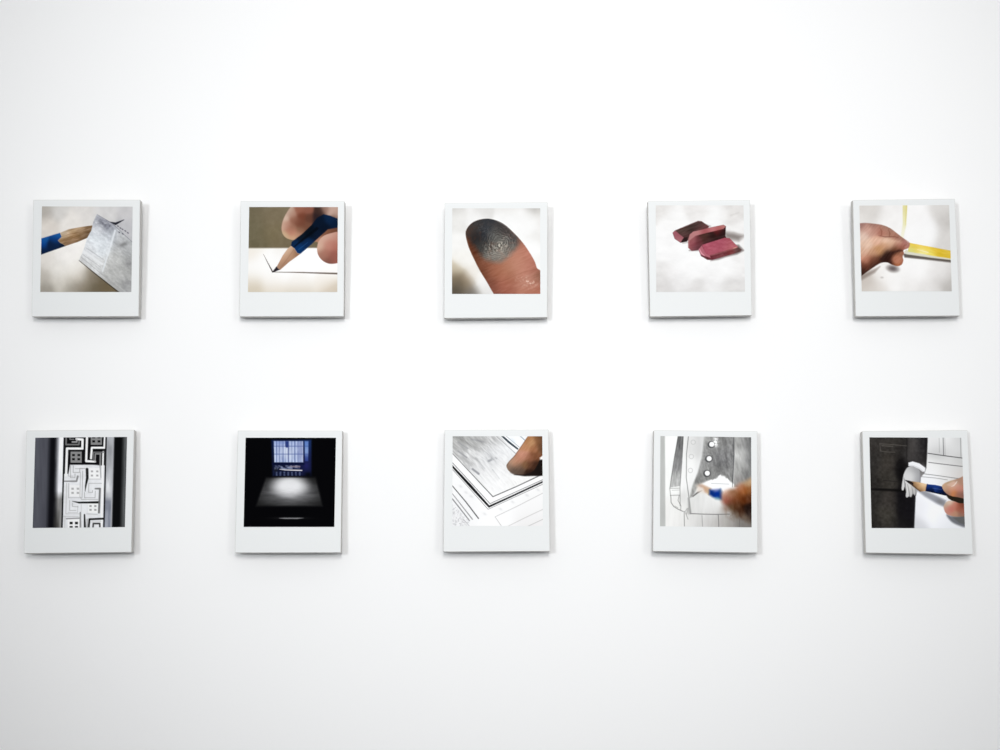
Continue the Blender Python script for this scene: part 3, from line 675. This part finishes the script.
def art_hand_cuff(p):
    p.put(p.field([(500, 60, (226, 226, 226)), (550, 90, (206, 206, 206)), (560, 140, (186, 186, 186)), (590, 60, (236, 236, 236)), (650, 100, (212, 212, 212)),
                   (700, 60, (204, 204, 204)), (600, 200, (214, 214, 213)), (700, 210, (196, 196, 195)), (520, 250, (232, 232, 231)),
                   (650, 270, (212, 211, 210)), (480, 340, (236, 237, 240)), (600, 320, (222, 221, 220)), (700, 320, (206, 200, 196)),
                   (480, 600, (244, 245, 250)), (420, 560, (228, 229, 234)), (560, 660, (238, 240, 245)), (390, 690, (206, 207, 212)), (600, 690, (222, 224, 229)),
                   (700, 560, (226, 226, 230)), (480, 480, (240, 241, 246))], 44))
    D = (70, 70, 72)
    for pts, w, a in (([(465, 146), (580, 163), (730, 183)], 6, .95), ([(578, 20), (582, 160)], 5, .8), ([(590, 20), (594, 160)], 3, .3),
                      ([(470, 214), (560, 226), (730, 246)], 5, .85), ([(412, 298), (540, 314), (730, 342)], 4, .8),
                      ([(414, 322), (520, 332), (610, 346)], 4, .55), ([(548, 30), (550, 140)], 3, .35), ([(708, 30), (712, 175)], 4, .5)):
        p.put(D, p.line(pts, w, 5) * a)
    coat = p.poly([(-20, -20), (464, -20), (458, 150), (452, 256), (440, 292), (408, 330), (372, 470), (360, 730), (-20, 730)], 12)
    p.put(p.field([(50, 60, (52, 49, 47)), (200, 60, (54, 51, 48)), (60, 200, (46, 44, 42)), (160, 220, (58, 54, 50)), (240, 120, (46, 43, 41)),
                   (280, 250, (26, 24, 24)), (150, 340, (54, 51, 47)), (60, 370, (38, 36, 34)), (60, 480, (42, 40, 38)), (170, 500, (56, 52, 49)),
                   (150, 620, (58, 55, 50)), (60, 660, (40, 38, 36)), (270, 500, (28, 26, 27)), (320, 600, (26, 24, 26)), (250, 660, (40, 38, 36)),
                   (360, 80, (66, 64, 64)), (340, 150, (60, 58, 58)), (430, 80, (36, 34, 36)), (420, 180, (46, 44, 44)), (300, 100, (38, 36, 35)),
                   (350, 560, (34, 32, 36)), (430, 300, (120, 118, 118))], 36), coat)
    p.grain(7, coat, sx=18, seed=91)
    p.put((12, 11, 12), coat * p.blob(262, 300, 34, 130) * .75)
    p.put((74, 70, 68), coat * p.blob(350, 90, 34, 110, 8) * .5)
    p.put((20, 19, 20), coat * p.line([(452, 40), (446, 250)], 10, 34) * .7)
    p.put((16, 15, 18), coat * p.poly([(236, 430), (280, 424), (340, 480), (366, 480), (352, 720), (240, 720)], 40) * .6)
    p.put((12, 11, 11), p.line([(20, 416), (150, 420), (290, 428)], [12, 18, 18], 16) * .85)
    p.put((28, 26, 26), p.line([(130, 350), (270, 362)], 5, 10) * .6)
    p.put((24, 22, 22), p.line([(306, 30), (304, 200)], 6, 14) * .6)
    for pts in ([(104, 74), (200, 80), (304, 90)], [(104, 74), (108, 128), (160, 136), (216, 138)], [(118, 88), (200, 94)]):
        p.put((104, 100, 94), p.line(pts, 4, 7) * .7)
    hand = p.poly([(306, 258), (340, 244), (392, 264), (410, 310), (408, 370), (394, 410), (382, 440), (366, 462), (352, 450), (338, 474), (322, 470), (308, 478), (298, 468),
                   (300, 430), (290, 400), (280, 424), (268, 420), (268, 392), (274, 350), (284, 300)], 8, True)
    p.put(p.field([(330, 270, (190, 190, 190)), (335, 300, (216, 216, 216)), (384, 290, (158, 158, 160)), (360, 262, (150, 150, 152)), (300, 320, (206, 206, 205)), (350, 330, (206, 206, 206)),
                   (395, 340, (150, 150, 154)), (280, 390, (200, 200, 200)), (310, 420, (216, 215, 212)), (345, 420, (200, 198, 196)),
                   (370, 430, (170, 168, 168)), (320, 465, (196, 196, 196)), (360, 455, (176, 176, 176))], 26), hand)
    for pts, w, a in (([(284, 330), (292, 380), (292, 425)], [2, 6, 9], .7), ([(312, 380), (322, 430), (328, 474)], [2, 5, 6], .6),
                      ([(342, 396), (350, 430), (352, 466)], [2, 5, 7], .55), ([(370, 400), (374, 440), (368, 466)], [2, 5, 6], .6),
                      ([(404, 290), (408, 350), (392, 420)], [3, 6, 6], .5), ([(296, 372), (300, 440)], [2, 7], .5)):
        p.put((84, 82, 86), hand * p.line(pts, w, 8) * a)
    p.put((232, 233, 236), p.poly([(318, 216), (350, 207), (400, 222), (446, 256), (440, 284), (424, 286), (396, 264), (356, 246), (318, 242)], 8))
    p.put((176, 176, 180), p.line([(322, 234), (360, 240), (400, 258), (428, 282)], 6, 8) * .5)
    p.put((132, 134, 142), p.poly([(376, 420), (450, 430), (530, 466), (600, 500), (592, 552), (525, 520), (440, 470)], 26) * .85)
    p.put((116, 114, 114), p.blob(556, 510, 34, 18, 25) * .6)
    p.put((96, 98, 104), p.poly([(604, 606), (660, 622), (745, 618), (748, 695), (690, 684), (636, 654)], 22, True) * .9)
    wd = p.poly([(308, 352), (400, 364), (458, 378), (448, 430), (404, 434), (350, 394)], 6)
    p.put(p.field([(340, 362, (120, 92, 70)), (380, 372, (196, 158, 116)), (430, 385, (226, 196, 158)), (400, 400, (206, 168, 124)),
                   (440, 415, (196, 158, 116)), (370, 395, (120, 88, 62)), (405, 425, (122, 90, 62))], 16), wd)
    p.put((26, 24, 28), p.poly([(290, 346), (330, 354), (356, 372), (352, 392), (318, 370)], 7))
    p.put((70, 52, 38), wd * p.line([(320, 372), (352, 396), (406, 436)], [22, 20, 10], 14) * .85)
    p.put((226, 196, 160), wd * p.line([(380, 368), (450, 384)], [4, 10], 9) * .6)
    b = p.poly([(456, 378), (520, 384), (590, 400), (640, 430), (645, 474), (600, 464), (510, 444), (447, 430)], 6)
    p.put(p.field([(470, 385, (34, 62, 132)), (540, 396, (30, 56, 124)), (470, 405, (14, 36, 92)), (560, 420, (10, 28, 74)),
                   (470, 428, (8, 16, 42)), (580, 452, (8, 16, 40)), (630, 455, (8, 12, 26))], 14), b)
    p.put((10, 18, 44), p.line([(460, 378), (452, 402), (448, 430)], 5, 6) * .7)
    p.put((108, 126, 164), b * p.line([(500, 408), (570, 420)], [4, 3], 6) * .5)
    p.put((6, 10, 22), b * p.line([(452, 434), (520, 446), (640, 474)], [8, 12, 14], 7) * .9)
    p.put((110, 150, 200), b * p.line([(470, 378), (540, 388)], [2, 3], 5) * .4)
    p.put((32, 26, 18), p.poly([(616, 484), (600, 458), (700, 462), (760, 470), (760, 540), (700, 524), (640, 500)], 9) * .97)
    f1 = p.poly([(570, 396), (588, 372), (630, 354), (690, 336), (770, 310), (800, 400), (770, 484), (690, 476), (630, 464), (590, 436)], 7, True)
    p.put(p.field([(588, 394, (196, 160, 130)), (600, 420, (182, 146, 122)), (637, 416, (202, 146, 120)), (658, 446, (192, 122, 78)), (707, 421, (186, 128, 112)),
                   (712, 362, (172, 132, 112)), (642, 383, (200, 166, 146)), (664, 372, (206, 172, 154)), (625, 362, (176, 150, 122)), (690, 460, (146, 100, 84)),
                   (612, 446, (150, 110, 92)), (680, 345, (160, 130, 110)), (720, 455, (130, 92, 80)), (680, 400, (196, 140, 122))], 17), f1)
    p.put((240, 226, 216), f1 * p.line([(640, 396), (658, 388), (676, 368), (682, 356)], [3, 8, 7, 3], 8) * .8)
    p.put((214, 178, 158), f1 * p.poly([(604, 384), (636, 366), (668, 360), (662, 380), (636, 394)], 10, True) * .6)
    f2 = p.poly([(583, 556), (590, 526), (618, 503), (664, 508), (700, 520), (790, 530), (790, 612), (700, 622), (640, 616), (600, 596)], 8, True)
    p.put(p.field([(596, 534, (186, 166, 146)), (626, 513, (212, 188, 168)), (612, 560, (192, 140, 126)), (631, 565, (188, 106, 94)), (660, 540, (186, 124, 106)),
                   (696, 551, (160, 90, 72)), (669, 606, (178, 134, 110)), (620, 598, (186, 136, 120)), (720, 580, (150, 92, 76)), (720, 540, (120, 66, 50)), (710, 612, (140, 108, 92))], 17), f2)
    p.put((86, 86, 82), p.poly([(640, 618), (700, 624), (760, 612), (760, 690), (700, 668)], 14) * .6)

# ------------------------------------------------------------------ geometry helpers
R_CAM = cam.rotation_euler.to_matrix()
C_CAM = Vector(cam.location)

def ray(px, py):
    return R_CAM @ Vector(((px - 500.0) / F_PX, -(py - 375.0) / F_PX, -1.0))

def measured(px, py, p0, n):
    """A measured corner of the photograph as a real point on the plane the panel's face lies in."""
    d = ray(px, py)
    t = (Vector(p0) - C_CAM).dot(n) / d.dot(n)
    return C_CAM + d * t

def link_mesh(name, bm, mats, parent=None):
    bmesh.ops.recalc_face_normals(bm, faces=bm.faces)
    me = bpy.data.meshes.new(name)
    bm.to_mesh(me); bm.free()
    for m in mats:
        me.materials.append(m)
    o = bpy.data.objects.new(name, me)
    COL.objects.link(o)
    if parent:
        o.parent = parent
    return o

def slab(front, back, bevel=0.0004, side_mat=1):
    """closed slab between two matching quads; material 0 on the face, side_mat on sides and back"""
    bm = bmesh.new()
    f = [bm.verts.new(v) for v in front]
    b = [bm.verts.new(v) for v in back]
    bm.faces.new(f).material_index = 0
    bm.faces.new(list(reversed(b))).material_index = side_mat
    for i in range(4):
        j = (i + 1) % 4
        bm.faces.new((f[i], b[i], b[j], f[j])).material_index = side_mat
    if bevel:
        ed = [e for e in bm.edges if all(v in f for v in e.verts)] + \
             [e for e in bm.edges if (e.verts[0] in f) != (e.verts[1] in f)]
        bmesh.ops.bevel(bm, geom=ed, offset=bevel, segments=2, affect='EDGES', material=-1)
    return bm

def srgb_lin(c):
    c = np.clip(c / 255.0, 0, 1)
    return np.where(c <= 0.04045, c / 12.92, ((c + 0.055) / 1.055) ** 2.4)

def quad_uv(q, u, v):
    q = np.array(q, float)
    return (q[0][None] * ((1 - u) * (1 - v))[:, None] + q[1][None] * (u * (1 - v))[:, None]
            + q[2][None] * (u * v)[:, None] + q[3][None] * ((1 - u) * v)[:, None])

THICK = 0.0108     # panel thickness
GAP = 0.0065       # stand-off from the wall, carried by a hidden cleat
NU, NV = 250, 240

def make_picture(label, art, origin, pic, face, lean=0.0, gain=1.0, whiten=0.0):
    """pic, face: corner measurements TL, TR, BR, BL; face in photo pixels, pic in 1/7.5 px from origin"""
    n = Vector((0, -math.cos(lean), math.sin(lean)))
    # foot of the face plane: bottom edge at the measured row, standing THICK+GAP off the wall
    yb = (face[2][1] + face[3][1]) / 2
    base_n = Vector((0, -1, 0))
    foot = measured((face[2][0] + face[3][0]) / 2, yb, (0, -(THICK + GAP) - max(0.0, math.sin(lean)) * 0.10, 0), base_n)
    fr = [measured(x, y, foot, n) for x, y in face]
    bk = [v - n * THICK for v in fr]
    cx = sum(v.x for v in fr) / 4
    zb = min(bk[2].z, bk[3].z, fr[2].z, fr[3].z)
    root = bpy.data.objects.new('painted_panel', None)
    root.empty_display_size = 0.02
    COL.objects.link(root)
    org = Vector((cx, 0.0, zb))
    root.location = org
    root['label'] = label
    root['category'] = 'picture'
    root['group'] = 'square pictures with white instant-photo borders on the wall'
    link_mesh('board', slab([v - org for v in fr], [v - org for v in bk]), [M_BOARD, M_EDGE], root)
    # picture field, a paint layer 0.15 mm proud of the border
    px = [(origin[0] + x / 7.5, origin[1] + y / 7.5) for x, y in pic]
    lift = n * 0.00015
    pc = np.array([list(measured(x, y, foot, n) + lift - org) for x, y in px])
    u, v = np.meshgrid(np.linspace(0, 1, NU), np.linspace(0, 1, NV))
    u = u.ravel(); v = v.ravel()
    co = quad_uv(pc, u, v)
    XY = quad_uv(pic, u, v)
    p = Paint(XY[:, 0], XY[:, 1])
    art(p)
    t = np.clip((p.c.min(1) - 190) / 45, 0, 1)[:, None]
    p.c = p.c + t * whiten * (255 - p.c)      # cleaner paper whites
    lin = srgb_lin(p.c) * gain
    lin = np.clip(lin, 0.0, 0.95)
    # thin skirt of the paint layer back to the board
    idx = np.arange(NU * NV).reshape(NV, NU)
    faces = np.stack([idx[:-1, :-1], idx[1:, :-1], idx[1:, 1:], idx[:-1, 1:]], -1).reshape(-1, 4)
    me = bpy.data.meshes.new('picture')
    me.from_pydata(co.tolist(), [], faces.tolist())
    at = me.color_attributes.new('pigment', 'FLOAT_COLOR', 'POINT')
    at.data.foreach_set('color', np.concatenate([lin, np.ones((len(lin), 1))], 1).ravel().astype(np.float32))
    me.materials.append(M_ART)
    me.update()
    o = bpy.data.objects.new('picture', me)
    COL.objects.link(o)
    o.parent = root
    # hanging cleat between board and wall
    c0 = (fr[0] + fr[1] + fr[2] + fr[3]) / 4
    hw = (fr[1] - fr[0]).length * 0.30
    zt = (fr[0].z + fr[1].z) / 2 - (fr[0] - fr[3]).length * 0.18
    bm = bmesh.new()
    hh = 0.011
    fy = lambda z: (bk[3].y + (bk[0].y - bk[3].y) * (z - bk[3].z) / (bk[0].z - bk[3].z))
    front = [Vector((cx - hw, fy(zt + hh), zt + hh)), Vector((cx + hw, fy(zt + hh), zt + hh)),
             Vector((cx + hw, fy(zt - hh), zt - hh)), Vector((cx - hw, fy(zt - hh), zt - hh))]
    back = [Vector((q.x, 0.0, q.z)) for q in front]
    bm.free()
    link_mesh('hanging_cleat', slab([q - org for q in front], [q - org for q in back], 0, 0), [M_CLEAT], root)
    return root

# ------------------------------------------------------------------ setting
bm = bmesh.new()
X0, X1, Z0, Z1, TH = -3.0, 3.0, 0.0, 3.2, 0.12
vs = [bm.verts.new((x, y, z)) for x in (X0, X1) for y in (0.0, TH) for z in (Z0, Z1)]
for f in ((0, 1, 3, 2), (4, 6, 7, 5), (0, 4, 5, 1), (2, 3, 7, 6), (0, 2, 6, 4), (1, 5, 7, 3)):
    bm.faces.new([vs[i] for i in f])
wall = link_mesh('wall_front', bm, [M_WALL])
wall['kind'] = 'structure'

# ------------------------------------------------------------------ the ten pictures
PICS = [
 ('white-bordered picture of a blue pencil poking through a folded paper drawing', art_pierced_drawing, (38, 202),
  [(30, 33), (710, 35), (700, 675), (17, 675)], [(33.3, 199.8), (140.2, 199.8), (138.8, 316.4), (31.6, 316.6)]),
 ('white-bordered picture of a hand drawing a line with a short blue pencil, brown background above', art_pencil_tip, (245, 202),
  [(32, 38), (697, 38), (692, 675), (22, 675)], [(240.6, 200.8), (344.6, 201.2), (343.8, 316.4), (239.4, 316.6)]),
 ('white-bordered picture of a fingertip blackened with ink', art_inked_fingertip, (448, 203),
  [(32, 40), (692, 40), (692, 682), (30, 682)], [(444.6, 202.8), (547.7, 202.2), (547.4, 317.4), (444.0, 318.2)]),
 ('white-bordered picture of three pink and brown erasers lying side by side', art_erasers, (652, 201),
  [(28, 33), (686, 33), (698, 680), (32, 682)], [(647.8, 201.2), (750.0, 199.9), (752.0, 315.4), (650.0, 316.6)]),
 ('white-bordered picture of a hand pulling a yellow strip', art_hand_yellow_strip, (856, 200),
  [(25, 42), (698, 38), (718, 685), (43, 685)], [(852.8, 200.0), (955.0, 198.8), (960.2, 315.8), (855.6, 316.4)]),
 ('white-bordered picture of a black and white meander key pattern between dark columns', art_key_pattern, (30, 434),
  [(40, 28), (728, 22), (712, 698), (20, 705)], [(26.4, 430.6), (134.2, 429.8), (131.4, 552.2), (23.8, 553.4)]),
 ('white-bordered picture of a black room with a blue barred window above a lit table', art_dark_room, (241, 434),
  [(35, 28), (712, 28), (700, 697), (20, 697)], [(237.8, 430.6), (342.4, 430.6), (340.8, 552.6), (234.8, 552.8)]),
 ('white-bordered picture of a fingertip touching the corner of a line drawing', art_finger_on_drawing, (450, 434),
  [(20, 17), (692, 17), (697, 690), (17, 690)], [(444.6, 429.8), (548.6, 429.6), (550.0, 551.2), (443.2, 551.8)]),
 ('white-bordered picture of a pencil sketch of a buttoned coat with a blurred hand', art_coat_drawing, (658, 434),
  [(18, 15), (698, 25), (702, 700), (15, 692)], [(653.8, 430.2), (757.4, 431.2), (757.8, 552.8), (652.8, 551.2)]),
 ('white-bordered picture of a pencil on a drawn hand below a dark sleeve', art_hand_cuff, (866, 434),
  [(25, 25), (716, 28), (742, 708), (42, 705)], [(862.2, 431.2), (967.6, 430.2), (973.2, 554.4), (865.8, 552.8)]),
]
# illumination level at each picture, used to turn photographed colours into pigment reflectance
LEVEL = (0.98, 1.06, 1.11, 1.09, 1.03, 0.88, 0.98, 1.05, 1.02, 0.95)
WHITEN = (0.15, 0.45, 0.5, 0.55, 0.55, 0.25, 0.0, 0.5, 0.4, 0.2)
for i, (label, art, org, pic, face) in enumerate(PICS):
    make_picture(label, art, org, pic, face, lean=(math.radians(-2.4) if i < 5 else math.radians(2.2)),
                 gain=1.0 / LEVEL[i], whiten=WHITEN[i])
